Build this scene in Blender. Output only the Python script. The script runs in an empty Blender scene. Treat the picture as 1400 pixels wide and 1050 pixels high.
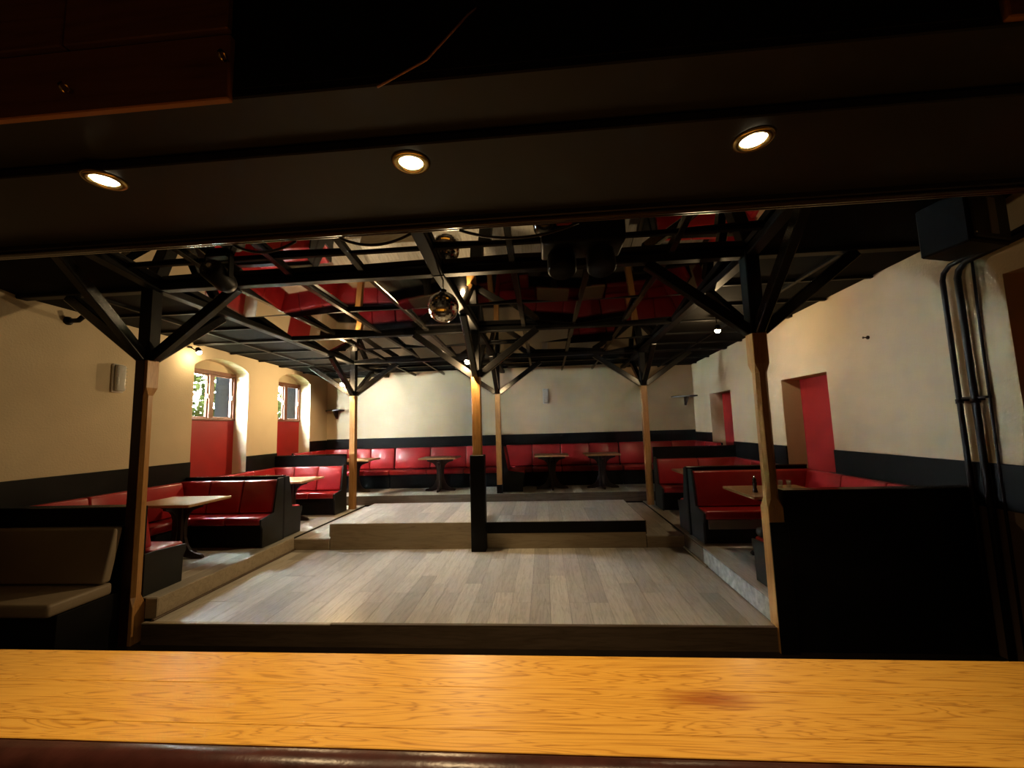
import bpy, bmesh, math, random
from math import sin, cos, tan, pi, radians, sqrt
from mathutils import Vector, Matrix
random.seed(7)
scene = bpy.context.scene
COL = scene.collection

# ------------------------------------------------------------------ camera
F = 560.0
YAW, PIT, ROL = radians(4.27), radians(5.88), radians(-1.69)
CAM = Vector((0, 0, 1.78))
_f = Vector((-sin(YAW)*cos(PIT), cos(YAW)*cos(PIT), sin(PIT)))
_r0 = Vector((cos(YAW), sin(YAW), 0)); _u0 = _r0.cross(_f)
_r = _r0*cos(ROL) + _u0*sin(ROL); _u = -_r0*sin(ROL) + _u0*cos(ROL)
cam = bpy.data.cameras.new('camera'); camo = bpy.data.objects.new('camera', cam); COL.objects.link(camo)
cam.sensor_width = 36; cam.sensor_fit = 'HORIZONTAL'; cam.lens = F/1400*36; cam.clip_start = .02
camo.matrix_world = Matrix(((_r.x, _u.x, -_f.x, CAM.x), (_r.y, _u.y, -_f.y, CAM.y), (_r.z, _u.z, -_f.z, CAM.z), (0, 0, 0, 1)))
scene.camera = camo

# ------------------------------------------------------------------ world / view
SKY = 180.0
w = bpy.data.worlds.new('world'); scene.world = w; w.use_nodes = True
wb = w.node_tree.nodes['Background']; wb.inputs[0].default_value = (.86, .95, .97, 1); wb.inputs[1].default_value = SKY
vs = scene.view_settings
vs.view_transform = 'Standard'; vs.look = 'None'; vs.gamma = 1; vs.use_curve_mapping = False; vs.exposure = 0.45
scene.cycles.use_denoising = True
scene.cycles.sample_clamp_indirect = 6
scene.cycles.caustics_reflective = False
scene.cycles.caustics_refractive = False
WARM = (1.0, .70, .36)
BAR_W, ROOM_W = 40.0, 58.0

# pixel helpers (1400x1050 frame) -> a point on a plane
def ray(x, y): return _r*((x-700)/F) - _u*((y-525)/F) + _f
def onY(x, y, Y): d = ray(x, y); return CAM + d*(Y/d.y)
def onZ(x, y, Z): d = ray(x, y); return CAM + d*((Z-CAM.z)/d.z)
def onX(x, y, X): d = ray(x, y); return CAM + d*(X/d.x)

# ------------------------------------------------------------------ materials
def newmat(name):
    m = bpy.data.materials.new(name); m.use_nodes = True
    nt = m.node_tree; b = nt.nodes['Principled BSDF']
    return m, nt, b
def N(nt, typ, **kw):
    n = nt.nodes.new(typ)
    for k, v in kw.items():
        if hasattr(n, k): setattr(n, k, v)
    return n
def simple(name, col, rough=.5, metal=0, bump=0, bscale=60, var=.0, vscale=3, coat=0, spec=.5):
    m, nt, b = newmat(name)
    b.inputs['Base Color'].default_value = (*col, 1); b.inputs['Roughness'].default_value = rough
    b.inputs['Metallic'].default_value = metal; b.inputs['Coat Weight'].default_value = coat
    b.inputs['Specular IOR Level'].default_value = spec
    tc = N(nt, 'ShaderNodeTexCoord')
    if var:
        nz = N(nt, 'ShaderNodeTexNoise'); nz.inputs['Scale'].default_value = vscale; nz.inputs['Detail'].default_value = 5
        nt.links.new(tc.outputs['Object'], nz.inputs['Vector'])
        cr = N(nt, 'ShaderNodeValToRGB')
        cr.color_ramp.elements[0].position = .3; cr.color_ramp.elements[1].position = .7
        cr.color_ramp.elements[0].color = (*[c*(1-var) for c in col], 1); cr.color_ramp.elements[1].color = (*[min(1, c*(1+var)) for c in col], 1)
        nt.links.new(nz.outputs['Fac'], cr.inputs['Fac']); nt.links.new(cr.outputs['Color'], b.inputs['Base Color'])
    if bump:
        n2 = N(nt, 'ShaderNodeTexNoise'); n2.inputs['Scale'].default_value = bscale; n2.inputs['Detail'].default_value = 4
        nt.links.new(tc.outputs['Object'], n2.inputs['Vector'])
        bp = N(nt, 'ShaderNodeBump'); bp.inputs['Strength'].default_value = bump; bp.inputs['Distance'].default_value = .01
        nt.links.new(n2.outputs['Fac'], bp.inputs['Height']); nt.links.new(bp.outputs['Normal'], b.inputs['Normal'])
    return m
def wood(name, dark, mid, light, axis='Y', rough=.35, coat=0., scale=1., rand=0., ring=5., stretch=12., lines=0):
    """stretched distorted rings along an axis, colour shifted a little for each object"""
    m, nt, b = newmat(name); L = nt.links.new
    b.inputs['Roughness'].default_value = rough; b.inputs['Coat Weight'].default_value = coat; b.inputs['Coat Roughness'].default_value = .15
    tc = N(nt, 'ShaderNodeTexCoord'); oi = N(nt, 'ShaderNodeObjectInfo'); mp = N(nt, 'ShaderNodeMapping')
    s = [scale*stretch]*3; s['XYZ'.index(axis)] = scale
    mp.inputs['Scale'].default_value = s
    ofs = N(nt, 'ShaderNodeVectorMath', operation='SCALE'); ofs.inputs[0].default_value = (37, 53, 71); L(oi.outputs['Random'], ofs.inputs['Scale'])
    ad = N(nt, 'ShaderNodeVectorMath', operation='ADD'); L(tc.outputs['Object'], ad.inputs[0]); L(ofs.outputs[0], ad.inputs[1]); L(ad.outputs[0], mp.inputs['Vector'])
    nz = N(nt, 'ShaderNodeTexNoise'); nz.inputs['Scale'].default_value = 1.2; nz.inputs['Detail'].default_value = 3; nz.inputs['Distortion'].default_value = .6; L(mp.outputs[0], nz.inputs['Vector'])
    mu = N(nt, 'ShaderNodeMath', operation='MULTIPLY'); mu.inputs[1].default_value = ring*2; L(nz.outputs['Fac'], mu.inputs[0])
    pp = N(nt, 'ShaderNodeMath', operation='PINGPONG'); pp.inputs[1].default_value = .5; L(mu.outputs[0], pp.inputs[0])
    fine = N(nt, 'ShaderNodeTexNoise'); fine.inputs['Scale'].default_value = 9; fine.inputs['Detail'].default_value = 6; L(mp.outputs[0], fine.inputs['Vector'])
    mx = N(nt, 'ShaderNodeMath', operation='MULTIPLY_ADD'); mx.inputs[1].default_value = .9; L(fine.outputs['Fac'], mx.inputs[0]); 
    m2 = N(nt, 'ShaderNodeMath', operation='MULTIPLY'); m2.inputs[1].default_value = .9; L(pp.outputs[0], m2.inputs[0]); L(m2.outputs[0], mx.inputs[2])
    cr = N(nt, 'ShaderNodeValToRGB'); e = cr.color_ramp.elements
    e[0].position = .22; e[0].color = (*dark, 1); e[1].position = .85; e[1].color = (*light, 1)
    k = e.new(.45); k.color = (*mid, 1); L(mx.outputs[0], cr.inputs['Fac'])
    out = cr.outputs['Color']
    if lines:
        lr = N(nt, 'ShaderNodeValToRGB'); le = lr.color_ramp.elements; le[0].position = .03; le[0].color = (.38, .25, .12, 1); le[1].position = .16; le[1].color = (1, 1, 1, 1); L(pp.outputs[0], lr.inputs['Fac'])
        mm = N(nt, 'ShaderNodeMix', data_type='RGBA', blend_type='MULTIPLY'); mm.inputs[0].default_value = lines; L(out, mm.inputs[6]); L(lr.outputs[0], mm.inputs[7]); out = mm.outputs[2]
        # an old heat stain left on one board
        ge = N(nt, 'ShaderNodeNewGeometry'); sb = N(nt, 'ShaderNodeVectorMath', operation='SUBTRACT'); sb.inputs[1].default_value = (.43, 1.275, 1.0); L(ge.outputs['Position'], sb.inputs[0])
        sc = N(nt, 'ShaderNodeVectorMath', operation='MULTIPLY'); sc.inputs[1].default_value = (7, 22, 1); L(sb.outputs[0], sc.inputs[0])
        ln = N(nt, 'ShaderNodeVectorMath', operation='LENGTH'); L(sc.outputs[0], ln.inputs[0])
        jn = N(nt, 'ShaderNodeMath', operation='ADD'); L(ln.outputs['Value'], jn.inputs[0]); L(fine.outputs['Fac'], jn.inputs[1])
        sr = N(nt, 'ShaderNodeValToRGB'); se = sr.color_ramp.elements; se[0].position = .5; se[0].color = (.55, .33, .18, 1); se[1].position = 1.0; se[1].color = (1, 1, 1, 1)
        hv = N(nt, 'ShaderNodeMath', operation='MULTIPLY'); hv.inputs[1].default_value = .62; L(jn.outputs[0], hv.inputs[0]); L(hv.outputs[0], sr.inputs['Fac'])
        m3 = N(nt, 'ShaderNodeMix', data_type='RGBA', blend_type='MULTIPLY'); m3.inputs[0].default_value = 1; L(out, m3.inputs[6]); L(sr.outputs[0], m3.inputs[7]); out = m3.outputs[2]
    if rand:
        hs = N(nt, 'ShaderNodeHueSaturation'); ma = N(nt, 'ShaderNodeMapRange'); ma.inputs['To Min'].default_value = 1-rand; ma.inputs['To Max'].default_value = 1+rand
        L(oi.outputs['Random'], ma.inputs['Value']); L(ma.outputs[0], hs.inputs['Value']); L(out, hs.inputs['Color']); out = hs.outputs['Color']
    L(out, b.inputs['Base Color'])
    bp = N(nt, 'ShaderNodeBump'); bp.inputs['Strength'].default_value = .12; bp.inputs['Distance'].default_value = .004; L(fine.outputs['Fac'], bp.inputs['Height']); L(bp.outputs['Normal'], b.inputs['Normal'])
    return m
def emit(name, col, strength):
    m, nt, b = newmat(name); b.inputs['Base Color'].default_value = (0, 0, 0, 1)
    b.inputs['Emission Color'].default_value = (*col, 1); b.inputs['Emission Strength'].default_value = strength
    return m
def glassmat(name, tint=(1, 1, 1), gloss=.08):
    m = bpy.data.materials.new(name); m.use_nodes = True; nt = m.node_tree; nt.nodes.clear()
    o = N(nt, 'ShaderNodeOutputMaterial'); mix = N(nt, 'ShaderNodeMixShader'); t = N(nt, 'ShaderNodeBsdfTransparent'); g = N(nt, 'ShaderNodeBsdfGlossy')
    t.inputs[0].default_value = (*tint, 1); g.inputs['Roughness'].default_value = .03; mix.inputs[0].default_value = gloss
    nt.links.new(t.outputs[0], mix.inputs[1]); nt.links.new(g.outputs[0], mix.inputs[2]); nt.links.new(mix.outputs[0], o.inputs[0])
    return m
M = dict(
    plaster=simple('plaster', (.67, .56, .38), .85, bump=.25, bscale=45, var=.06, vscale=1.6, spec=.2),
    lower_wall=simple('lower_wall_paint', (.20, .13, .09), .7, bump=.2, var=.15),
    black=simple('black_paint', (.0065, .0062, .006), .48, bump=.08, bscale=25, var=.3, spec=.15),
    roofblack=simple('roof_black', (.006, .0055, .005), .85, var=.3, spec=.1), darkred=simple('dark_red_paint', (.045, .010, .007), .45, var=.3),
    blackgloss=simple('black_gloss_paint', (.010, .0095, .009), .2, bump=.05, bscale=18, var=.3),
    soffit=simple('soffit_paint', (.022, .021, .018), .42, bump=.05, bscale=15, var=.2),
    charcoal=simple('charcoal_board', (.015, .016, .0165), .45, bump=.05, var=.2, spec=.35),
    red=simple('red_vinyl', (.40, .018, .022), .30, bump=.10, bscale=140, var=.10, vscale=5, coat=.3),
    redpaint=simple('red_paint', (.36, .012, .012), .5, bump=.05, var=.08),
    beige=simple('beige_vinyl', (.36, .28, .19), .5, bump=.1, bscale=120, var=.08),
    floor=wood('laminate', (.28, .255, .215), (.46, .43, .37), (.57, .54, .475), 'Y', .30, 0, 1.3, rand=.22, ring=2.2),
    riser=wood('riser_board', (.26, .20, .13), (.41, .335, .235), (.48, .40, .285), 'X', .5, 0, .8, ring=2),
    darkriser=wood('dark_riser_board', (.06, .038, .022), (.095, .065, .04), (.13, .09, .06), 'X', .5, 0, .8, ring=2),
    concrete=simple('plastered_concrete', (.40, .41, .40), .85, bump=.6, bscale=20, var=.35, vscale=14),
    counter=wood('counter_oak', (.47, .21, .026), (.62, .31, .042), (.69, .37, .058), 'X', .38, .2, 1.0, rand=.06, ring=8, stretch=13, lines=.38),
    nosing=simple('dark_nosing', (.045, .012, .010), .3, bump=.08, var=.4, vscale=12),
    post=wood('post_pine', (.30, .12, .03), (.50, .24, .07), (.60, .31, .10), 'Z', .38, .1, 1.2, rand=.06, ring=2),
    table=wood('table_wood', (.26, .13, .05), (.42, .25, .12), (.50, .32, .17), 'X', .3, .2, 1.2, rand=.08, ring=3),
    pedestal=simple('pedestal_dark', (.022, .014, .011), .35, bump=.08, var=.3),
    brown=wood('ceiling_board', (.22, .09, .032), (.36, .16, .06), (.44, .20, .085), 'X', .45, 0, .7, rand=.15, ring=2),
    trim=simple('brown_gloss_trim', (.05, .028, .014), .18, bump=.05, var=.3),
    steel=simple('steel', (.6, .6, .6), .3, 1), chrome=simple('chrome', (.85, .85, .85), .08, 1),
    brass=simple('brass', (.8, .6, .25), .25, 1),
    mirror=simple('ceiling_mirror', (.88, .88, .87), .02, 1, bump=.008, bscale=2.5), smoked=simple('smoked_mirror', (.31, .31, .31), .035, 1, bump=.012, bscale=2.5),
    ball=simple('mirror_tile', (.80, .78, .76), .06, 1),
    frame=wood('window_frame_wood', (.10, .03, .015), (.16, .06, .03), (.20, .08, .04), 'Z', .4, 0, 1, ring=2),
    white=simple('white_plastic', (.75, .73, .68), .35), diffuser=simple('ribbed_diffuser', (.6, .6, .56), .2, coat=.3),
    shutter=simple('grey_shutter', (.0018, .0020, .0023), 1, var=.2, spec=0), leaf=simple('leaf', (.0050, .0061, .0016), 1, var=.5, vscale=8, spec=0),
    bark=simple('bark', (.03, .022, .015), .9), ground=simple('ground', (.05, .06, .03), .9, var=.3),
    darkfloor=simple('dark_floor', (.035, .025, .018), .4, var=.3, vscale=5), greyboard=simple('grey_board', (.26, .27, .27), .5),
    pipe=simple('pipe_paint', (.014, .009, .008), .5, spec=.3), grille=simple('speaker_grille', (.05, .05, .05), .5, .5, bump=.8, bscale=300),
    redlens=simple('red_lens', (.5, .03, .02), .3), glass=glassmat('clear_glass', (.93, .95, .95), .10), pane=glassmat('window_pane', (.97, .98, .98), .06),
    bulb=emit('bulb_glow', (1, .80, .50), 60), spotbulb=emit('spot_glow', (1, .80, .50), 60), wire=simple('copper_wire', (.85, .50, .40), .35, 0),
    pepper=simple('dark_pepper_wood', (.03, .015, .008), .25), bag=simple('dark_cloth', (.03, .032, .035), .8, bump=.3, bscale=30),
)

# ------------------------------------------------------------------ mesh helpers
def link(name, me, mat=None, parent=None, loc=(0, 0, 0), rot=(0, 0, 0)):
    o = bpy.data.objects.new(name, me); COL.objects.link(o)
    if mat is not None and not me.materials: me.materials.append(mat)
    o.location = loc; o.rotation_euler = rot
    if parent: o.parent = parent
    return o
def tag(o, label=None, cat=None, group=None, kind=None):
    if label: o['label'] = label
    if cat: o['category'] = cat
    if group: o['group'] = group
    if kind: o['kind'] = kind
    return o
def empty(name, loc=(0, 0, 0), rz=0):
    o = bpy.data.objects.new(name, None); COL.objects.link(o); o.location = loc; o.rotation_euler = (0, 0, rz); o.empty_display_size = .1
    return o
def fin(bm, smooth=False):
    me = bpy.data.meshes.new('mesh'); bmesh.ops.recalc_face_normals(bm, faces=bm.faces); bm.to_mesh(me); bm.free()
    if smooth:
        for p in me.polygons: p.use_smooth = True
    return me
def addbox(bm, x0, x1, y0, y1, z0, z1):
    r = bmesh.ops.create_cube(bm, size=1)
    for v in r['verts']: v.co = Vector(((x0+x1)/2+v.co.x*(x1-x0), (y0+y1)/2+v.co.y*(y1-y0), (z0+z1)/2+v.co.z*(z1-z0)))
    return r['verts']
def boxme(x0, x1, y0, y1, z0, z1, bev=0, seg=1, fn=None, sub=0):
    bm = bmesh.new(); addbox(bm, x0, x1, y0, y1, z0, z1)
    if bev: bmesh.ops.bevel(bm, geom=bm.edges[:], offset=bev, segments=seg, profile=.5, affect='EDGES')
    if fn:
        for v in bm.verts: v.co = fn(v.co)
    me = fin(bm)
    if seg > 1:
        for p in me.polygons: p.use_smooth = True
    return me
def box(name, x0, x1, y0, y1, z0, z1, mat, parent=None, bev=.0, seg=1, fn=None):
    """box given in the parent's frame, origin at its centre"""
    c = Vector(((x0+x1)/2, (y0+y1)/2, (z0+z1)/2)); h = Vector((abs(x1-x0)/2, abs(y1-y0)/2, abs(z1-z0)/2))
    me = boxme(-h.x, h.x, -h.y, h.y, -h.z, h.z, bev, seg, fn)
    return link(name, me, mat, parent, c)
def prism(name, pts, axis, a0, a1, mat, parent=None, bev=0, loc=(0, 0, 0), rot=(0, 0, 0)):
    """polygon pts (2D) extruded along axis between a0 and a1"""
    bm = bmesh.new()
    def P3(p, a): return {'X': (a, p[0], p[1]), 'Y': (p[0], a, p[1]), 'Z': (p[0], p[1], a)}[axis]
    A = [bm.verts.new(P3(p, a0)) for p in pts]; B = [bm.verts.new(P3(p, a1)) for p in pts]
    bm.faces.new(A); bm.faces.new(B[::-1]); n = len(pts)
    for i in range(n): bm.faces.new((A[i], A[(i+1) % n], B[(i+1) % n], B[i]))
    if bev:
        bmesh.ops.bevel(bm, geom=[e for e in bm.edges], offset=bev, segments=1, affect='EDGES')
    return link(name, fin(bm), mat, parent, loc, rot)
def lathe(name, prof, mat, parent=None, loc=(0, 0, 0), rot=(0, 0, 0), n=20, smooth=True):
    bm = bmesh.new(); rings = []
    for r, z in prof:
        if r < 1e-5: rings.append([bm.verts.new((0, 0, z))])
        else: rings.append([bm.verts.new((r*cos(2*pi*i/n), r*sin(2*pi*i/n), z)) for i in range(n)])
    for a, b in zip(rings, rings[1:]):
        if len(a) == 1 and len(b) == 1: continue
        for i in range(n):
            j = (i+1) % n
            if len(a) == 1: bm.faces.new((a[0], b[j], b[i]))
            elif len(b) == 1: bm.faces.new((a[i], a[j], b[0]))
            else: bm.faces.new((a[i], a[j], b[j], b[i]))
    return link(name, fin(bm, smooth), mat, parent, loc, rot)
def tube(name, pts, r, mat, parent=None, n=8, smooth=True, taper=None):
    """round tube along points, capped"""
    bm = bmesh.new(); pts = [Vector(p) for p in pts]; rings = []; ref = None
    for i, p in enumerate(pts):
        t = (pts[min(i+1, len(pts)-1)]-pts[max(i-1, 0)]).normalized()
        if ref is None: ref = t.orthogonal().normalized()
        ref = (ref - t*ref.dot(t)).normalized(); b = t.cross(ref); rr = r if taper is None else r*taper[i]
        rings.append([bm.verts.new(p+ref*rr*cos(2*pi*k/n)+b*rr*sin(2*pi*k/n)) for k in range(n)])
    for a, b in zip(rings, rings[1:]):
        for i in range(n): bm.faces.new((a[i], a[(i+1) % n], b[(i+1) % n], b[i]))
    bm.faces.new(rings[0][::-1]); bm.faces.new(rings[-1])
    return link(name, fin(bm, smooth), mat, parent)
def bar(name, a, b, wdt, hgt, mat, parent=None, bev=.006):
    """rectangular beam from a to b (centre line), height kept as vertical as possible"""
    a, b = Vector(a), Vector(b); d = (b-a); L = d.length; x = d.normalized()
    up = Vector((0, 0, 1)) if abs(x.z) < .95 else Vector((0, 1, 0))
    y = up.cross(x).normalized(); z = x.cross(y)
    me = boxme(-L/2, L/2, -wdt/2, wdt/2, -hgt/2, hgt/2, bev)
    o = link(name, me, mat, parent); c = (a+b)/2
    o.matrix_basis = Matrix(((x.x, y.x, z.x, c.x), (x.y, y.y, z.y, c.y), (x.z, y.z, z.z, c.z), (0, 0, 0, 1)))
    return o
def sub(child, part):
    child.parent = part; child.matrix_basis = part.matrix_basis.inverted() @ child.matrix_basis
    return child
def sag(a, b, drop, n=12):
    a, b = Vector(a), Vector(b)
    return [a.lerp(b, i/n) - Vector((0, 0, drop*4*(i/n)*(1-i/n))) for i in range(n+1)]

# ------------------------------------------------------------------ room dimensions
XL, XR, YB = -5.6, 3.65, 10.25
YF = -1.6                      # wall behind the bar
DX0, DX1, DY0, DY1 = -3.87, 1.93, 3.87, 6.19   # dance floor
ZP, ZS, ZB, ZC = .19, .38, .38, -.20           # side platform, stage, back platform, customer floor
BD = .075   # beam depth under the mirrors
def zceil(Y): return 3.36 + .17*(3.9-Y) if Y < 3.9 else 3.36 - .028*(Y-3.9)

# ------------------------------------------------------------------ floors
def struct(o): o['kind'] = 'structure'; return o
fl = struct(box('floor', -6.2, 4.4, YF-.1, YB+.3, ZC-.1, ZC-.001, M['darkfloor']))
def planks(parent, x0, x1, y0, y1, z, wdt=.193, lens=(.9, 1.38), top=.008):
    """laminate planks running in depth, staggered rows, one object for each plank"""
    cache = {}; n = max(1, round((x1-x0)/wdt)); pw = (x1-x0)/n
    for i in range(n):
        y = y0; first = True
        while y < y1-.02:
            L = (lens[1] if not first else random.choice((.45, .7, .95, 1.2, 1.38)))
            e = min(y+L, y1)
            if y1-e < .15: e = y1
            key = round(e-y, 3)
            if key not in cache:
                me = boxme(-pw/2+.0011, pw/2-.0011, -key/2+.0011, key/2-.0011, -.004, top/2, .0012); cache[key] = me
            link('plank', cache[key], M['floor'], parent, (x0+pw*(i+.5), (y+e)/2, z-top/2+random.uniform(-.0004, .0004)))
            y = e; first = False
dance = empty('dance_floor', ((DX0+DX1)/2, DY0, 0)); tag(dance, 'low laminate dance floor in front of the stage between the side platforms', 'dance floor')
def child_abs(o, p):
    o.location = Vector(o.location) - Vector(p.location); return o
def absbox(name, x0, x1, y0, y1, z0, z1, mat, p, bev=0, seg=1):
    return child_abs(box(name, x0, x1, y0, y1, z0, z1, mat, p, bev, seg), p)
def absplanks(p, *a, **k):
    before = set(COL.objects); planks(p, *a, **k)
    for o in COL.objects:
        if o not in before: child_abs(o, p)
absbox('slab', DX0, DX1, DY0+.02, DY1, ZC, -.008, M['black'], dance)
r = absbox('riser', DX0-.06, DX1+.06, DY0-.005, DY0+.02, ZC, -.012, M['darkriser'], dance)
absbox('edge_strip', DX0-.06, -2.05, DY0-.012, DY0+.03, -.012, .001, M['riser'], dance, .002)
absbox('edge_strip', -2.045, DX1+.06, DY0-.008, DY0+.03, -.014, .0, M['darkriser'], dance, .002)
absplanks(dance, DX0, DX1, DY0+.03, DY1, 0)

stage = empty('stage', (-.95, DY1, 0)); tag(stage, 'raised laminate stage step behind the dance floor, split by a black post', 'stage')
absbox('body', -3.30, 1.40, DY1+.02, 7.83, 0, ZS-.008, M['black'], stage)
absbox('riser', -3.30, -1.10, DY1, DY1+.02, 0, ZS-.006, M['riser'], stage, .002)
absbox('riser', -.90, 1.40, DY1, DY1+.02, 0, .215, M['riser'], stage, .002)
absbox('fascia_strip', -.90, 1.40, DY1-.002, DY1+.02, .215, ZS-.006, M['black'], stage, .002)
absbox('side_board', -3.312, -3.30, DY1, 7.83, ZP, ZS-.006, M['riser'], stage)
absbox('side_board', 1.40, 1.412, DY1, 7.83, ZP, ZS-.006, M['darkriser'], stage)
absplanks(stage, -3.30, 1.40, DY1+.005, 7.83, ZS)

def platform(name, x0, x1, y0, y1, z, label, zlow=ZC):
    p = empty(name, ((x0+x1)/2, y0, zlow)); tag(p, label, 'platform')
    absbox('body', x0, x1, y0, y1, zlow, z-.008, M['black'], p); absplanks(p, x0, x1, y0, y1, z); return p
pl = platform('side_platform', XL+.002, DX0-.015, 3.97, 8.72, ZP, 'laminate side platform under the booths along the windowed wall')
absbox('riser', DX0-.015, DX0, 3.968, DY1, 0, ZP-.004, M['riser'], pl, .002)
absbox('riser', DX0-.125, DX0, 3.954, 3.968, 0, ZP-.004, M['riser'], pl, .002)
absbox('base_strip', DX0, DX0+.03, DY0+.03, DY1, .0005, .018, M['darkriser'], pl, .003)
pr = platform('side_platform', DX1+.015, XR-.002, 3.97, 8.72, ZP, 'laminate side platform with bare concrete riser beneath the pepper mill table')
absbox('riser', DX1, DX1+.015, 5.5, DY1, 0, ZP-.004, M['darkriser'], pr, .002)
absbox('concrete_riser', DX1+.004, DX1+.015, DY0, 5.5, 0, ZP-.004, M['concrete'], pr)
absbox('base_strip', DX1-.03, DX1, 5.35, DY1, .0005, .02, M['riser'], pr, .004)
wk = empty('walkway_platform', (-.95, 6.21, ZC)); tag(wk, 'low laminate walkway around the back of the stage', 'platform')
for a in ((DX0-.014, -3.315, 6.212, 7.835), (1.415, DX1+.014, 6.212, 7.835), (DX0-.014, DX1+.014, 7.836, 8.72)):
    absbox('body', *a, ZC, .152, M['black'], wk); absplanks(wk, *a, .16)
absbox('riser', DX0-.01, -3.31, DY1, 6.21, 0, .155, M['riser'], wk, .002)
absbox('riser', 1.41, DX1+.01, DY1, 6.21, 0, .155, M['riser'], wk, .002)
bk = platform('back_platform', XL+.002, XR-.002, 8.74, YB-.002, ZB, 'laminate back platform under the long red bench by the rear wall')
absbox('riser', XL+.01, XR-.01, 8.722, 8.74, ZP, ZB-.004, M['darkriser'], bk, .002)

# ------------------------------------------------------------------ walls with niches
def niche_wall(name, X, sgn, y0, y1, z0, z1, openings, depth):
    """wall plane at X; openings (ya, yb, za, zb, arch_rise) cut and given reveals going outward by depth"""
    bm = bmesh.new(); 
    def q(*ps): bm.faces.new([bm.verts.new(p) for p in ps])
    ys = y0
    for (ya, yb, za, zb, ar) in openings:
        q((X, ys, z0), (X, ya, z0), (X, ya, z1), (X, ys, z1))
        q((X, ya, z0), (X, yb, z0), (X, yb, za), (X, ya, za))
        n = 14 if ar else 1; top = []
        for i in range(n+1):
            t = i/n; top.append((ya+(yb-ya)*t, zb+ar*(1-(2*t-1)**2)**.8))
        D = X+sgn*depth
        for (a, b) in zip(top, top[1:]):
            q((X, a[0], a[1]), (X, b[0], b[1]), (X, b[0], z1), (X, a[0], z1))
            q((X, a[0], a[1]), (X, b[0], b[1]), (D, b[0], b[1]), (D, a[0], a[1]))
        q((X, ya, za), (X, ya, zb), (D, ya, zb), (D, ya, za)); q((X, yb, za), (X, yb, zb), (D, yb, zb), (D, yb, za))
        q((X, ya, za), (X, yb, za), (D, yb, za), (D, ya, za))
        ys = yb
    q((X, ys, z0), (X, y1, z0), (X, y1, z1), (X, ys, z1))
    bmesh.ops.remove_doubles(bm, verts=bm.verts, dist=1e-4)
    return struct(link(name, fin(bm), M['plaster']))
ZT = 4.0
WIN = [(6.15, 7.38, .9, 2.93, .17), (8.27, 9.47, .9, 2.93, .17)]
NR = [(2.2, 3.42, 1.36, 2.86, 0), (5.53, 6.55, .9, 2.36, 0), (8.28, 9.3, .9, 2.36, 0)]
niche_wall('wall_left', XL, -1, YF-.05, YB+.05, ZC-.06, ZT, WIN, .30)
niche_wall('wall_right', XR, 1, YF-.05, YB+.05, ZC-.06, ZT, NR, .30)
struct(box('wall_back', XL-.3, XR+.3, YB, YB+.1, ZC, ZT, M['plaster']))
struct(box('wall_front', XL-.3, XR+.3, YF-.1, YF, ZC, ZT, M['lower_wall']))
# flat black dado bands
def trim(n, *a, mat='black'): return struct(box('trim_%d' % n, *a, M[mat], None, .003))
trim(1, XL, XL+.018, YF, 6.15, 1.0, 1.365); trim(2, XL, XL+.018, 7.38, 8.27, 1.0, 1.365); trim(3, XL, XL+.018, 9.47, YB, 1.0, 1.56)
trim(4, XR-.018, XR, 1.0, 5.53, 1.0, 1.365); trim(5, XR-.018, XR, 6.55, 8.28, 1.0, 1.365); trim(6, XR-.018, XR, 9.3, YB, 1.0, 1.52)
trim(7, XL+.018, XR-.018, YB-.018, YB, 1.2, 1.575)
trim(8, XR-.014, XR, 1.0, 3.86, ZC, 1.0, mat='lower_wall'); trim(9, XL, XL+.014, YF, 3.8, ZC, 1.0, mat='lower_wall')
# windows in the left niches
wn = 0
for (ya, yb, za, zb, ar) in WIN:
    wn += 1; x = XL-.30; y0, y1 = ya, yb
    win = struct(empty('window_%d' % wn, (x, (ya+yb)/2, 2.07)))
    def wb_(name, *a, mat='frame', bev=.004): return absbox(name, *a, M[mat], win, bev)
    wb_('red_infill_panel', x-.02, x+.03, ya-.02, yb+.02, .9, 2.04, mat='redpaint')
    prism('head_panel', [(yy-win.location.y, zz-win.location.z) for yy, zz in [(ya-.02, 2.88), (yb+.02, 2.88), (yb+.02, 3.16), (ya-.02, 3.16)]], 'X', -.03, .0, M['plaster'], win)
    ia, ib = ya+.10, yb-.0
    wb_('side_panel', x-.03, x, ya-.02, ia, 2.04, 2.9, mat='plaster')
    wb_('sill', x-.03, x+.06, ia, yb, 2.035, 2.075)
    wb_('head', x-.03, x+.05, ia, yb, 2.86, 2.92)
    wb_('jamb', x-.03, x+.05, ia, ia+.05, 2.075, 2.86); wb_('jamb', x-.03, x+.05, ib-.05, ib, 2.075, 2.86)
    mid = (ia+ib)/2; wb_('mullion', x-.03, x+.05, mid-.05, mid+.05, 2.075, 2.86)
    for (a, b) in ((ia+.05, mid-.05), (mid+.05, ib-.05)):
        cs = wb_('casement', x-.022, x+.022, a, a+.028, 2.075, 2.86); sub(wb_('casement_stile', x-.022, x+.022, b-.028, b, 2.075, 2.86), cs)
        sub(wb_('pane', x-.012, x-.006, a, b, 2.075, 2.86, mat='pane', bev=0), cs)
        sub(wb_('casement_rail', x-.02, x+.02, a, b, 2.075, 2.105), cs); sub(wb_('casement_rail', x-.02, x+.02, a, b, 2.83, 2.86), cs)
        sub(wb_('casement_handle', x+.02, x+.045, b-.035, b-.015, 2.42, 2.50, mat='steel'), cs)
for (ya, yb, za, zb, ar) in NR:
    wn += 1; x = XR+.30
    d = struct(empty('window_%d' % wn, (x, (ya+yb)/2, za)))
    absbox('red_blind_panel', x-.03, x+.02, ya-.02, yb+.02, za-.02, zb+.02, M['redpaint'], d, .004)
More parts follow.
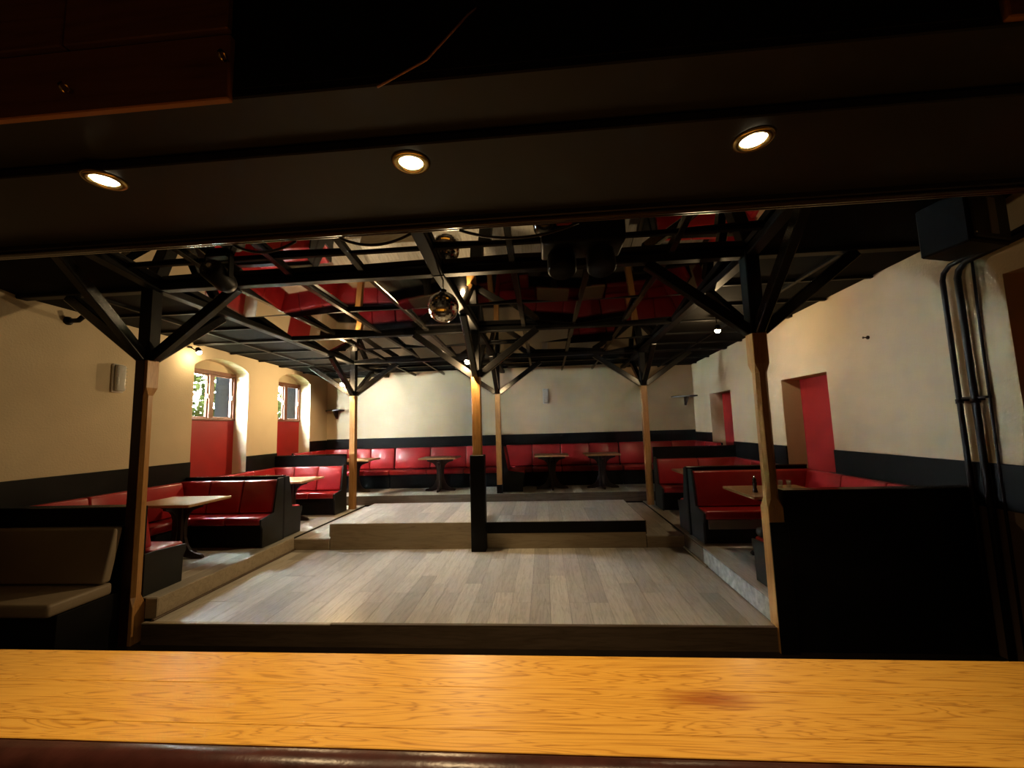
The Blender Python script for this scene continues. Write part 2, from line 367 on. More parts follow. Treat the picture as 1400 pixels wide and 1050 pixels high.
# outside the windows
tag(box('garden_ground', -14, XL-.35, 2, 18, -.5, -.3, M['ground']), 'dull green ground outside the arched windows', 'ground'); bpy.data.objects['garden_ground']['kind'] = 'structure'
def shutter(y, ang, label, L=.48):
    s = empty('window_shutter', (XL-.36, y, 2.08), ang); tag(s, label, 'shutter', 'grey shutters folded open outside')
    sf = box('shutter_frame', -L, 0, -.015, .015, 0, .84, M['shutter'], s, .004)
    for k in range(9): sub(box('slat', -L+.04, -.04, -.028, .028, .05+k*.085, .062+k*.085, M['shutter'], s), sf)
shutter(6.52, radians(-28), 'dark grey louvred shutter half open outside the arched window with a lamp above'); shutter(7.42, radians(8), 'dark grey louvred shutter standing open outside the arched window with a lamp above', .30)
shutter(8.66, radians(-28), 'dark grey louvred shutter half open outside the arched window by the rear wall'); shutter(9.5, radians(8), 'dark grey louvred shutter standing open outside the arched window by the rear wall', .30)
def bush(x, y, h, rad, label):
    t = empty('garden_tree', (x, y, -.3)); tag(t, label, 'tree', 'trees outside the windows')
    tube('trunk', [(0, 0, 0), (.03, .02, h*.5), (0, 0, h*.75)], .09, M['bark'], t, taper=[1, .7, .4])
    bm = bmesh.new()
    for k in range(1500):
        while True:
            p = Vector((random.uniform(-1, 1), random.uniform(-1, 1), random.uniform(-1, 1)))
            if .4 < p.length < 1: break
        p = Vector((p.x*rad, p.y*rad, h*.72+p.z*h*.38)); s = random.uniform(.08, .16)
        a = Vector((random.gauss(0, 1), random.gauss(0, 1), random.gauss(0, 1))).normalized(); b = a.orthogonal().normalized()
        bm.faces.new([bm.verts.new(p+a*s), bm.verts.new(p+b*s*.5), bm.verts.new(p-a*s), bm.verts.new(p-b*s*.5)])
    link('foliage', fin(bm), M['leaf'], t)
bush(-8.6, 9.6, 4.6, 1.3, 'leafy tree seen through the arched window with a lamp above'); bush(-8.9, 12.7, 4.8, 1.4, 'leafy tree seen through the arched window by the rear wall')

# ------------------------------------------------------------------ ceiling : mirrors in a black lattice
struct(box('ceiling.002', XL-.5, XR+.5, YF-.3, YB+.3, ZT-.02, ZT+.1, M['black']))
ce = struct(empty('ceiling', (-1, 3.9, 3.36)))
def cbar(name, a, b, wd, h, mat='blackgloss', bev=.005):
    o = bar(name, a, b, wd, h, M[mat], ce, bev); m = o.matrix_basis.copy(); m.translation -= ce.location; o.matrix_basis = m; return o
def cbox(name, *a, mat='black', bev=0): return absbox(name, *a, M[mat], ce, bev)
# dark roof boards above everything
bm = bmesh.new(); bm.faces.new([bm.verts.new(p) for p in ((XL, 1.5, zceil(1.5)+.06), (XR, 1.5, zceil(1.5)+.06), (XR, 3.9, zceil(3.9)+.06), (XL, 3.9, zceil(3.9)+.06))]); bm.faces.new([bm.verts.new(p) for p in ((XL, 3.9, zceil(3.9)+.06), (XR, 3.9, zceil(3.9)+.06), (XR, YB, zceil(YB)+.06), (XL, YB, zceil(YB)+.06))])
child_abs(link('roof_board', fin(bm), M['roofblack'], ce), ce)
xs = [-4.0+.75*k for k in range(9)]
ysb = [1.62, 2.5, 3.54, 3.9, 5.02, 6.15, 7.22, 8.3]
pm = {}
for i in range(8):
    for j in range(len(ysb)-1):
        a, b = ysb[j], ysb[j+1]; L = b-a; mt = 'mirror' if b <= 3.9 else 'smoked'
        za, zb = zceil(a), zceil(b-1e-4)
        key = (round(L, 3), mt)
        if key not in pm: pm[key] = boxme(-.36, .36, -L/2+.012, L/2-.012, -.003, .003)
        o = link('mirror_panel', pm[key], M[mt], ce, (xs[i]+.375, (a+b)/2, (za+zb)/2+.02), (math.atan2(zb-za, L)+radians(random.gauss(0, .5) if j < 3 else random.gauss(-2.2, 1.6)), radians(random.gauss(0, .8 if j < 3 else 2.2)), 0))
        child_abs(o, ce)
for x in xs:
    mainb = abs((x+1) % 3) < .01
    for (a, b) in ((1.6, 3.9), (3.9, 8.3)):
        if not mainb: cbar('lattice_bar', (x, a, zceil(a+1e-4 if a == 3.9 else a)-.0), (x, b, zceil(b-1e-4 if b == 3.9 else b)-.0), .062, .04)
for y in ysb:
    if y in (3.9, 6.15, 8.3): continue
    for i in range(8): cbar('lattice_bar', (xs[i]+.025, y, zceil(y)+.004), (xs[i+1]-.025, y, zceil(y)+.004), .05, .03, 'black')
for x in (-4.0, -1.0, 2.0):
    for (a, b) in ((1.6, 3.9), (3.9, 8.3), (8.3, YB)):
        cbar('ceiling_beam', (x, a, zceil(a+1e-4 if a == 3.9 else a)-BD/2+.012), (x, b, zceil(b-1e-4 if b == 3.9 else b)-BD/2+.012), .12, BD, 'black', .010)
for y in (3.9, 6.15, 8.3):
    z = zceil(y)-BD/2+.012
    for (a, b) in ((XL, -4.06), (-3.94, -1.06), (-.94, 1.94), (2.06, XR)): cbar('ceiling_beam', (a, y, z), (b, y, z), .11, BD, 'black', .010)
# black panels over the booths and at the back
for (x0, x1) in ((XL+.002, -4.0), (2.0, XR-.002)):
    for (a, b) in ((1.58, 3.9), (3.9, YB-.002)):
        bm = bmesh.new(); za, zb = zceil(a)-.03, zceil(b-1e-4)-.03
        lo = [bm.verts.new(p) for p in ((x0, a, za), (x1, a, za), (x1, b, zb), (x0, b, zb))]; hi = [bm.verts.new((v.co.x, v.co.y, v.co.z+.02)) for v in lo]
        bm.faces.new(lo); bm.faces.new(hi[::-1])
        for k in range(4): bm.faces.new((lo[k], lo[(k+1) % 4], hi[(k+1) % 4], hi[k]))
        child_abs(link('black_panel', fin(bm), M['roofblack'], ce), ce)
for (x0, x1) in ((XL, -4.06), (2.06, XR)):
    nx = 2; 
    for y in [1.65+.75*k for k in range(12)]:
        if min(abs(y-q) for q in (3.9, 6.15, 8.3)) > .1 and y < YB: cbar('lattice_bar', (x0, y, zceil(y)-.035), (x1, y, zceil(y)-.035), .045, .05, 'black')
    xm = (x0+x1)/2
    cbar('lattice_bar', (xm, 3.95, zceil(3.9)-.04), (xm, YB, zceil(YB)-.04), .045, .05, 'black')
for x in xs:
    if abs((x+1) % 3) > .01: cbar('lattice_bar', (x, 8.37, zceil(8.3)-.02), (x, YB, zceil(YB)-.02), .045, .06)
for y in (9.0, 9.65):
    cbar('lattice_bar', (-3.93, y, zceil(y)-.015), (-1.07, y, zceil(y)-.015), .045, .05); cbar('lattice_bar', (-.93, y, zceil(y)-.015), (1.93, y, zceil(y)-.015), .045, .05)

# ------------------------------------------------------------------ posts
def post(x, y, z0, label, braces='wesn', wid=.13, clad=None, ztop=None, basez=None, stop=.42, front=None, waist=.012):
    p = empty('timber_post', (x, y, z0+.001)); tag(p, label, 'post')
    zt = 2.56 if ztop is None else ztop; h = wid/2; c = .028
    # shaft with a slimmer chamfered middle
    def oct(hh, ch): return [(hh, -hh+ch), (hh, hh-ch), (hh-ch, hh), (-hh+ch, hh), (-hh, hh-ch), (-hh, -hh+ch), (-hh+ch, -hh), (hh-ch, -hh)]
    bot = (clad-z0) if clad else (basez if basez else 0)
    stops = [(bot, h, .004), (bot+stop if not clad else bot+.05, h, .004), (bot+stop+.08 if not clad else bot+.10, h-waist, c if waist else .004), (zt-z0-.36, h-waist, c if waist else .004), (zt-z0-.28, h, .004), (zt-z0, h, .004)]
    bm = bmesh.new(); rings = [[bm.verts.new((q[0], q[1], z)) for q in oct(hh, ch)] for z, hh, ch in stops]
    for a, b in zip(rings, rings[1:]):
        for i in range(8): bm.faces.new((a[i], a[(i+1) % 8], b[(i+1) % 8], b[i]))
    bm.faces.new(rings[0][::-1]); bm.faces.new(rings[-1])
    link('wooden_shaft', fin(bm), M['post'], p)
    if clad: box('black_cladding', -.105, .105, -.09, .09, 0, clad-z0, M['black'], p, .006)
    if basez: box('black_foot', -h-.005, h+.005, -h-.005, h+.005, 0, basez, M['black'], p, .004)
    if front: box('front_board', -h, h-.03 if front[1] == 'darkred' else h+.02, -h-(.005 if front[1] == 'darkred' else .014), -h-.001, 0, front[0]-z0, M[front[1]], p, .002)
    box('painted_head', -h, h, -h, h, zt-z0, zceil(y)-.01-z0, M['black'], p, .008)
    for k in braces:
        dx, dy = {'w': (-1, 0), 'e': (1, 0), 's': (0, -1), 'n': (0, 1)}[k]
        L = .95; zz = zceil(y+dy*L)-BD
        o = bar('brace', (dx*(h-.01), dy*(h-.01), zt-z0+.03), (dx*L, dy*L, zz-z0+.01), .085, .10, M['blackgloss'], p, .008)
    return p
post(-4.07, 3.9, ZC, 'pine post standing where the beige bench meets the dance floor', stop=.35, front=(2.56, 'darkred'))
post(1.99, 3.9, ZC, 'pine post at the corner of the tall black partition and dance floor', stop=1.2, front=(.88, 'black'))
post(-1.0, 6.11, 0, 'pine post with wide black cladding at the front of the stage', clad=1.37, ztop=2.53, waist=.0)
post(-3.98, 8.34, ZP, 'pine post beside the high partition near the arched windows', ztop=2.51, waist=.0, wid=.115)
post(2.01, 8.34, ZP, 'pine post beside the high partition near the blind red niches', ztop=2.51, waist=.0, wid=.115)
post(-.98, 8.82, ZB, 'thin pine post on a black foot at the edge of the back platform', ztop=2.48, wid=.11, basez=.18, braces='wes', waist=.0)

# ------------------------------------------------------------------ benches
def bench(x, y, z, rz, width, n, label, group, mat='red', depth=.48, sh=.42, bt=.89, ends='', base='black', front=None, nb=None, bx=(0, 0), low=''):
    """local: facing -y, back plane at y = 0, centred in x"""
    b = empty('bench', (x, y, z+.001), rz); tag(b, label, 'bench', group); hw = width/2
    ip = .027
    xl, xr = -hw+(ip if 'l' in ends else 0), hw-(ip if 'r' in ends else 0)
    box('base', xl, xr, -depth+.07, -.02, 0, sh-.11, M[base], b, .004)
    box('back_board', xl, xr, -.03, 0, .02, bt+.0, M['black'], b, .003)
    if front: box('front_board', xl+.05, xr-.25, -depth+.055, -depth+.07, sh-.24, sh-.12, M[front], b, .003)
    pw = (xr-xl)/n
    for i in range(n):
        a = xl+pw*i
        box('seat_cushion', a+.002, a+pw-.002, -depth, -.10, sh-.11, sh, M[mat], b, .028, 3)
    nb = nb or n; xl -= bx[0]; xr += bx[1]; pb = (xr-xl)/nb
    for i in range(nb):
        a = xl+pb*i; hh = (bt-sh-.02)/2
        box('back_cushion', a+.002, a+pb-.002, -.165, -.075, sh+.01, bt, M[mat], b, .026, 3, fn=lambda c: Vector((c.x, c.y+.045*(c.z/hh), c.z)))
    prof = [(0, 0), (-depth+.035, 0), (-depth+.035, sh-.16), (-depth-.005, sh-.09), (-depth-.005, sh-.03), (-.21, sh+.015), (-.125, bt+.03), (0, bt+.03)]
    lowp = [(0, 0), (-depth+.035, 0), (-depth+.035, sh-.16), (-depth-.005, sh-.09), (-depth-.005, sh-.03), (-.12, sh-.005), (0, sh-.005)]
    if low: prof = lowp
    if 'l' in ends: prism('end_panel', prof, 'X', -hw, -hw+.025, M['charcoal'], b, .003)
    if 'r' in ends: prism('end_panel', prof, 'X', hw-.025, hw, M['charcoal'], b, .003)
    return b
def partition(x0, x1, y0, y1, z0, z1, label, cap=True):
    p = empty('partition', ((x0+x1)/2, (y0+y1)/2, z0)); tag(p, label, 'partition')
    absbox('panel', x0, x1, y0, y1, z0, z1-.02, M['black'], p, .003); absbox('cap_rail', x0, x1, y0-.012, y1+.012, z1-.02, z1, M['blackgloss'], p, .005); return p
H = pi/2
gA, gW = 'red benches along the windowed side', 'red benches along the blind niche side'
# left side, front to back
partition(XL+.02, -4.14, 3.86, 3.96, ZC, 1.10, 'low black partition behind the beige bench')
bench(-4.86, 3.855, ZC, 0, 1.46, 1, 'worn beige vinyl bench backing onto the black partition', None, mat='beige', depth=.62, sh=.62, bt=1.12, base='black')
bench(-4.56, 3.975, ZP, pi, 1.02, 2, 'red bench backing onto the low partition of the beige bench', gA, ends='l', low='l', bx=(-.10, 0))
bench(XL+.02, 4.78, ZP, H, 1.62, 3, 'red wall bench below the bulkhead light, before the first arched window', gA, bx=(0, .31))
bench(-4.78, 6.07, ZP, 0, 1.60, 3, 'red bench facing the first table, backing onto the cap railed partition', gA, ends='r', front=None)
partition(XL+.02, -3.99, 6.075, 6.125, ZP, 1.135, 'low black partition with shiny cap between the two window side booths')
bench(-4.54, 6.13, ZP, pi, 1.06, 2, 'red bench behind the cap railed partition, facing the rear booth table', gA, ends='l')
bench(XL+.02, 6.96, ZP, H, 1.5, 3, 'red wall bench between the two arched windows', gA, bx=(0, .31))
bench(-4.81, 8.19, ZP, 0, 1.54, 3, 'red bench below the high black partition on the windowed side', gA, ends='r')
partition(XL+.02, -4.06, 8.195, 8.245, ZP, 1.315, 'high black partition behind the last booth on the windowed side')
# right side
partition(2.07, XR-.02, 3.86, 3.96, ZC, 1.15, 'tall black partition beside the pine post and wall pipes')
bench(2.56, 3.975, ZP, pi, 1.02, 2, 'red bench backing onto the tall black partition', gW, ends='r', low='r', bx=(0, -.10))
bench(XR-.02, 4.79, ZP, -H, 1.64, 3, 'red wall bench beside the pipes, below the red niche', gW, bx=(.31, 0))
bench(2.82, 6.09, ZP, 0, 1.62, 1, 'red bench behind the table with the pepper mill', gW, ends='l', front='greyboard', nb=1)
partition(1.99, XR-.02, 6.095, 6.145, ZP, 1.135, 'low black partition between the two blind niche side booths')
bench(2.54, 6.15, ZP, pi, 1.06, 2, 'red bench behind the low partition on the blind niche side', gW, ends='r')
bench(XR-.02, 6.97, ZP, -H, 1.5, 3, 'red wall bench between the two red niches', gW, bx=(.31, 0))
bench(2.85, 8.19, ZP, 0, 1.54, 2, 'red bench below the high black partition on the blind niche side', gW, ends='l', nb=2)
partition(2.08, XR-.02, 8.195, 8.245, ZP, 1.30, 'high black partition behind the last booth on the blind niche side')
# back wall
gB = 'red benches along the rear wall'
kw = dict(depth=.56, sh=.43, bt=.94)
bench(-4.66, YB-.02, ZB, 0, 1.84, 3, 'red rear wall bench in the corner nearest the arched windows', gB, **kw)
bench(-2.38, YB-.02, ZB, 0, 2.68, 3, 'red rear wall bench between the corner bench and the thin post', gB, **kw)
bench(-1.02, 9.29, ZB, H, .72, 1, 'short red bench turned sideways behind the thin post', gB, ends='lr', **kw)
bench(.38, YB-.02, ZB, 0, 2.76, 4, 'red rear wall bench behind the pair of dark pedestal tables', gB, **kw)
bench(2.70, YB-.02, ZB, 0, 1.84, 3, 'red rear wall bench in the corner nearest the red niches', gB, **kw)
bench(XL+.02, 9.2, ZB, H, .9, 2, 'short red wall bench under the second arched window', gB, **kw, bx=(0, .31))
bench(XR-.02, 9.2, ZB, -H, .9, 2, 'short red wall bench under the second red niche', gB, **kw, bx=(.31, 0))

# ------------------------------------------------------------------ tables
def fin_profile(hh):
    """half outline of a pedestal fin in (out, z): curved arm above, curved toe below"""
    pts = [(0, 0)]
    pts = [(.03, .02)]
    for i in range(7):
        t = i/6; pts.append((.10+.24*t**1.5 if False else .07+.25*t, .10*(1-t)**2+.018))
    pts = [(0, 0.05)] + [(.10, .02), (.20, .0), (.34, 0), (.35, .025), (.32, .05), (.24, .065), (.17, .10), (.12, .17), (.085, .27), (.075, .40), (.085, hh-.20), (.11, hh-.12), (.16, hh-.07), (.24, hh-.045), (.30, hh-.03), (.30, hh), (0, hh)]
    return pts
def table(x, y, z, lx, ly, h, label, rz=0, group='dark pedestal tables at the benches'):
    t = empty('pedestal_table', (x, y, z+.001), rz); tag(t, label, 'table', group)
    box('table_top', -lx/2, lx/2, -ly/2, ly/2, h-.035, h, M['table'], t, .006)
    box('apron', -lx/2+.08, lx/2-.08, -.04, .04, h-.06, h-.035, M['pedestal'], t, .004)
    box('column', -.075, .075, -.05, .05, .04, h-.06, M['pedestal'], t, .012)
    for k in range(4):
        s = min(lx, ly)/.8
        pr_ = [(px_*(1 if k % 2 == 0 else .8), pz) for px_, pz in fin_profile(h-.06)]
        prism('foot_bracket', pr_, 'Y', -.022, .022, M['pedestal'], t, .004, rot=(0, 0, k*H))
    return t
table(-4.83, 5.2, ZP, .86, .70, .74, 'wood topped pedestal table between the post and first arched window')
table(-4.66, 7.32, ZP, .86, .74, .74, 'wood topped pedestal table in the booth between the arched windows')
tD = table(2.72, 5.20, ZP, .90, .80, .74, 'wood topped pedestal table carrying a pepper mill and two glasses')
table(2.72, 7.35, ZP, .90, .78, .74, 'wood topped pedestal table in the booth before the high partition')
table(-2.38, 9.28, ZB, .84, .62, .75, 'dark pedestal table alone before the middle of the rear bench')
table(.14, 9.28, ZB, .74, .62, .75, 'dark pedestal table nearer the sideways bench of the rear pair')
table(1.24, 9.28, ZB, .74, .62, .75, 'dark pedestal table nearer the red niches of the rear pair')
table(-4.35, 9.25, ZB, .90, .66, .75, 'wood topped table in the rear corner by the arched windows')
# things on the pepper mill table
zt = ZP+.74
pmill = empty('pepper_mill', (2.43, 5.09, zt)); tag(pmill, 'dark turned pepper mill with a shiny top on the table', 'pepper mill')
lathe('mill_body', [(0, 0), (.028, 0), (.03, .01), (.024, .03), (.019, .06), (.024, .085), (.026, .11), (.02, .125), (0, .125)], M['pepper'], pmill, n=16)
mh = lathe('mill_head', [(0, .125), (.018, .126), (.023, .14), (.018, .16), (.010, .168), (.0, .17)], M['pepper'], pmill, n=16)
sub(lathe('mill_knob', [(0, .168), (.008, .17), (.011, .18), (.008, .19), (0, .193)], M['chrome'], pmill, n=12), mh)
for (gx, gy, lb) in ((2.86, 5.36, 'small clear glass beside the pepper mill, nearer the pine post'), (2.96, 5.36, 'small clear glass beside the pepper mill, nearer the wall bench')):
    g = lathe('drinking_glass', [(0, .0), (.024, 0), (.03, .095), (.0285, .095), (.0225, .008), (0, .008)], M['glass'], None, (gx, gy, zt), n=16); tag(g, lb, 'glass', 'glasses on the pepper mill table')
bg = box('cloth_bundle', -.07, .07, -.06, .06, 0, .09, M['bag'], None, .035, 3); bg.location = (2.15, 4.38, ZP+.42+.047); tag(bg, 'dark grey folded cloth bundle lying on the red bench', 'cloth')

# ------------------------------------------------------------------ bar counter
bc = empty('bar_counter', (-.3, 1.27, ZC)); tag(bc, 'long varnished oak bar counter with dark rounded front edge', 'bar counter')
zc = 1.0
for k, (a, b) in enumerate(((1.065, 1.135), (1.135, 1.31), (1.31, 1.485))):
    o = absbox('counter_board', -4.2, 3.3, a+.0006, b-.0006, zc-.04, zc, M['counter'], bc, .0015)
bm = bmesh.new()
pts = [(1.065, zc-.004), (1.055, zc+.002), (1.03, zc+.001), (1.008, zc-.012), (.998, zc-.04), (.998, zc-.07), (1.012, zc-.09), (1.065, zc-.095)]
A = [bm.verts.new((-4.2, p[0], p[1])) for p in pts]; B = [bm.verts.new((3.3, p[0], p[1])) for p in pts]
for i in range(len(pts)-1): bm.faces.new((A[i], A[i+1], B[i+1], B[i]))
bm.faces.new(A); bm.faces.new(B[::-1])
child_abs(link('nosing', fin(bm, True), M['nosing'], bc), bc)
absbox('front_panel', -4.2, 3.3, 1.38, 1.42, ZC, zc-.04, M['darkriser'], bc)
absbox('shelf', -4.2, 3.3, 1.07, 1.38, .55, .58, M['darkriser'], bc)
absbox('plinth', -4.2, 3.3, 1.1, 1.38, ZC, ZC+.08, M['black'], bc)

# ------------------------------------------------------------------ canopy over the bar
cp = empty('bar_canopy', (-.3, 1.34, 2.62)); tag(cp, 'black canopy over the bar counter with three round downlights', 'canopy')
zk = 2.62
absbox('soffit_board', -4.6, XR-.02, 1.112, 1.54, zk, zk+.03, M['soffit'], cp, .004)
absbox('upper_soffit_board', -4.6, XR-.02, .93, 1.13, zk+.032, zk+.06, M['soffit'], cp, .004)
absbox('near_fascia', -4.6, XR-.02, .935, .955, zk+.06, 2.95, M['soffit'], cp, .004)
absbox('far_fascia', -4.6, XR-.02, 1.54, 1.57, zk-.02, 3.76, M['soffit'], cp, .004)
for k, (yy, zz, rr) in enumerate(((1.556, zk-.028, .012), (1.585, zk-.02, .013))):
    o = tube('trim_bead', [(-4.6, yy, zz), (XR-.02, yy, zz)], rr, M['trim'], cp, 10); child_abs(o, cp)
lathe('screw_eye', [(0, .01), (.008, .008), (.010, 0), (.006, -.006), (0, -.008)], M['brass'], cp, onY(711, 274, 1.54)-cp.location, (radians(90), 0, 0), 12)
# downlights
def downlight(px, py, label):
    p = onZ(px, py+2, zk); d = empty('downlight', (p.x, p.y, zk)); tag(d, label, 'downlight', 'downlights in the bar canopy')
    lathe('rim', [(.036, -.004), (.040, -.010), (.054, -.009), (.061, -.0015), (.036, -.0015)], M['brass'], d, n=28)
    lathe('lamp_lens', [(0, -.007), (.026, -.007), (.035, -.003), (.035, -.0015), (0, -.0015)], M['spotbulb'], d, n=24)
    l = bpy.data.lights.new('downlight_beam', 'SPOT'); l.energy = BAR_W; l.color = WARM; l.spot_size = radians(134); l.spot_blend = .75; l.shadow_soft_size = .03
    lo = bpy.data.objects.new('downlight_beam', l); COL.objects.link(lo); lo.parent = d; lo.location = (0, 0, -.02)
downlight(143, 243, 'bright round downlight above the end of the bar with brown ceiling boards')
downlight(562, 219, 'bright round downlight in the middle of the bar canopy')
downlight(1030, 188, 'bright round downlight above the end of the bar nearest the pipes')
# dark bar ceiling and the leftover brown boards above the canopy
struct(box('ceiling.001', XL, XR, YF, 1.56, 3.55, 3.6, M['roofblack']))
wb2 = struct(box('wall_bar', -4.6, XR-.02, .935, .951, 2.951, 3.55, M['roofblack']))
zb1, zb2, zb3 = onY(315, 136, .92).z, onY(315, 47, .92).z, 3.5
xe, xj = onY(315, 100, .92).x, onY(97, 40, .92).x
for (x0, x1, z0, z1, dy) in ((-3.2, xe, zb1, zb2-.004, 0), (xj+.003, xe, zb2, zb3, -.012), (-3.2, xj-.003, zb2, zb3, -.012), (onY(1377, 20, .92).x, 3.2, zb1+.02, zb3, 0)):
    o = box('wall_board', x0, x1, 1.084-.17+dy, 1.104-.17+dy, z0, z1, M['brown'], wb2, .003); o.location = Vector(o.location)-wb2.location
def hook(px, py, label):
    p = onY(px, py, .913); pts = [(p.x, .916, p.z)] + [(p.x, .896-.012*sin(a), p.z-.012*cos(a)) for a in [radians(k) for k in (200, 150, 90, 30, -30, -80)]]
    tag(tube('cup_hook', pts, .0035, M['brass'], None, 6), label, 'hook', 'brass hooks on the brown boards')
hook(98, 127, 'small brass cup hook in the middle of the lower brown board'); hook(311, 84, 'small brass cup hook at the cut end of the lower brown board')
a = onY(640, 20, .925); b = onY(516, 119, .84); m_ = onY(583, 82, .88)
wpts = [a.lerp(m_, t/5) for t in range(5)] + [m_.lerp(b, t/5) for t in range(6)]
wpts.insert(0, Vector((a.x+.02, .937, a.z+.03)))
tag(tube('loose_wire', wpts, .0026, M['wire'], None, 6), 'bare copper coloured wire dangling from the dark boards above the bar canopy', 'wire')

# ------------------------------------------------------------------ room lamps
def room_lamp(p, base, label, energy=ROOM_W, aim=(0, 0, -1)):
    p, base = Vector(p), Vector(base)
    d = empty('spot_lamp', base); tag(d, label, 'lamp', 'small bright spot lamps about the room')
    rel = p-base; dr = rel.normalized()
    lathe('ceiling_cup', [(0, -.012), (.03, -.012), (.034, 0), (.03, .012), (0, .012)], M['black'], d, n=16)
    tube('stem', [(0, 0, 0), rel*.6], .008, M['black'], d)
    q = Vector((0, 0, -1)).rotation_difference(Vector(aim).normalized()).to_euler()
    shd = lathe('shade', [(.012, .075), (.026, .07), (.040, .035), (.044, 0), (.042, 0), (.036, .034), (.022, .062), (.0, .066)], M['black'], d, rel, q, 18)
    bulb = lathe('bulb', [(0, -.046), (.022, -.038), (.037, -.012), (.034, .010), (.014, .035), (0, .04)], M['bulb'], d, rel, q, 16); sub(bulb, shd)
    l = bpy.data.lights.new('lamp_beam', 'POINT'); l.energy = energy; l.color = WARM; l.shadow_soft_size = .03
    lo = bpy.data.objects.new('lamp_beam', l); COL.objects.link(lo); lo.parent = d; lo.location = rel + Vector(aim).normalized()*.08
room_lamp((-5.42, 6.02, 3.10), (-5.56, 6.0, 3.18), 'lit spot lamp on the wall above the first arched window', energy=4, aim=(.3, .2, -1))
room_lamp((-4.17, 8.20, 2.76), (-4.06, 8.30, 2.86), 'lit spot lamp on the head of the post near the windows', energy=85, aim=(.2, -.4, -1))
room_lamp((-1.11, 6.0, 2.765), (-1.05, 6.04, 2.86), 'lit spot lamp on the head of the post with black cladding', energy=90, aim=(-.2, -.3, -1))
room_lamp((2.52, 5.95, 3.06), (2.52, 5.98, zceil(5.95)-.0), 'lit spot lamp under the dark ceiling above the pepper mill booth', energy=18, aim=(0, .1, -1))

# ------------------------------------------------------------------ things on walls
def bulkhead(x, y, z, rz, label):
    b = empty('bulkhead_light', (x, y, z), rz); tag(b, label, 'wall light', 'unlit bulkhead lights')
    box('back_tray', -.075, .075, -.035, 0, -.19, .19, M['white'], b, .015, 2)
    dif = box('diffuser', -.062, .062, -.085, -.03, -.175, .175, M['diffuser'], b, .026, 3)
    for k in range(7): sub(box('rib', -.064, .064, -.088, -.06, -.14+k*.046, -.134+k*.046, M['diffuser'], b), dif)
bulkhead(XL+.001, 4.95, 2.56, H, 'unlit oblong bulkhead light beside the first post on the window wall')
bulkhead(.07, YB-.001, 2.50, 0, 'unlit oblong bulkhead light on the rear wall')
def wshelf(x, y, z, rz, label):
    s = empty('corner_shelf', (x, y, z), rz); tag(s, label, 'shelf', 'little dark shelves in the rear corners')
    prism('shelf_board', [(-.30, -.02), (.24, -.02), (.24, -.30), (.05, -.32)], 'Z', 0, .03, M['pedestal'], s, .004)
    prism('bracket', [(0, 0), (-.22, 0), (-.20, -.04), (-.04, -.20), (0, -.20)], 'X', .02, .06, M['pedestal'], s, .003)
wshelf(-5.36, YB-.001, 2.30, 0, 'little dark shelf in the rear corner by the arched windows'); wshelf(3.40, YB-.001, 2.36, 0, 'little dark shelf in the rear corner by the red niches')
# pipes on the right wall
px_ = XR-.05
def pipe(y, z1, yend, zend, r, label):
    pts = [(px_, y, ZC), (px_, y, 1.5), (px_, y, z1-.08), (px_, y-.02, z1-.02), (px_, y-.08, z1+.03), (px_, yend, zend)]
    t = empty('wall_pipe', (px_, y, ZC)); tag(t, label, 'pipe', 'dark heating pipes on the wall')
    child_abs(tube('pipe_run', pts, r, M['pipe'], t, 12), t)
    child_abs(tube('pipe_collar', [(px_, y, 1.86), (px_, y, 1.90)], r+.006, M['pipe'], t, 12), t)
    box('wall_clip', -.004, .05, -r-.008, r+.008, 1.88-ZC+.0, 1.90-ZC, M['pipe'], t)
pipe(3.84, 3.04, 2.2, 3.25, .020, 'dark wall pipe standing nearest the tall black partition'); pipe(3.71, 3.02, 2.2, 3.17, .024, 'thicker dark wall pipe between the partition pipe and the thin cable')
tag(tube('wall_cable', [(px_+.03, 3.60, 3.3), (px_+.03, 3.62, 2.4), (px_+.03, 3.63, 1.4), (px_+.03, 3.64, ZC)], .010, M['pipe'], None, 8), 'thin dark cable running down the wall beside the pipes', 'cable')
cl = tag(box('pipe_bracket', px_-.005, px_+.045, 3.62, 3.86, 1.895, 1.915, M['pipe'], None, .002), 'short dark cross bracket tying the wall pipes together', 'bracket')
nk = lathe('wall_hook', [(0, 0), (.022, .0), (.02, .012), (.008, .02), (.008, .05), (.014, .055), (0, .06)], M['pepper'], None, (XR, 4.8, 2.65), (0, -H, 0), 10); tag(nk, 'tiny dark hook alone on the plaster above the pipes side bench', 'hook')
# loudspeaker by the pipes
sp = empty('loudspeaker', (3.28, 3.32, 3.0), radians(18)); tag(sp, 'black loudspeaker hanging under the ceiling beside the pipes', 'loudspeaker')
prism('cabinet', [(-.22, -.17), (.22, -.17), (.16, .17), (-.16, .17)], 'Z', .02, .42, M['black'], sp, .012)
box('grille', -.19, .19, -.19, -.168, .05, .39, M['grille'], sp, .008); box('side_grip', -.03, .05, -.196, -.188, .08, .36, M['greyboard'], sp, .002)
tube('hanging_bracket', [(0, 0, .40), (0, 0, .47), (0, .05, .52)], .02, M['black'], sp)
box('status_lamp', -.20, -.185, -.197, -.188, .07, .08, M['chrome'], sp)
bl = empty('wall_bracket', (XL+.02, 4.35, 3.18)); tag(bl, 'stubby black bracket high on the plaster of the window wall', 'bracket')
tube('arm', [(0, 0, 0), (.12, 0, .0), (.20, 0, .06)], .028, M['black'], bl, 10); lathe('plate', [(0, 0), (.05, 0), (.05, .015), (0, .015)], M['black'], bl, (-.02, 0, 0), (0, H, 0), 14)

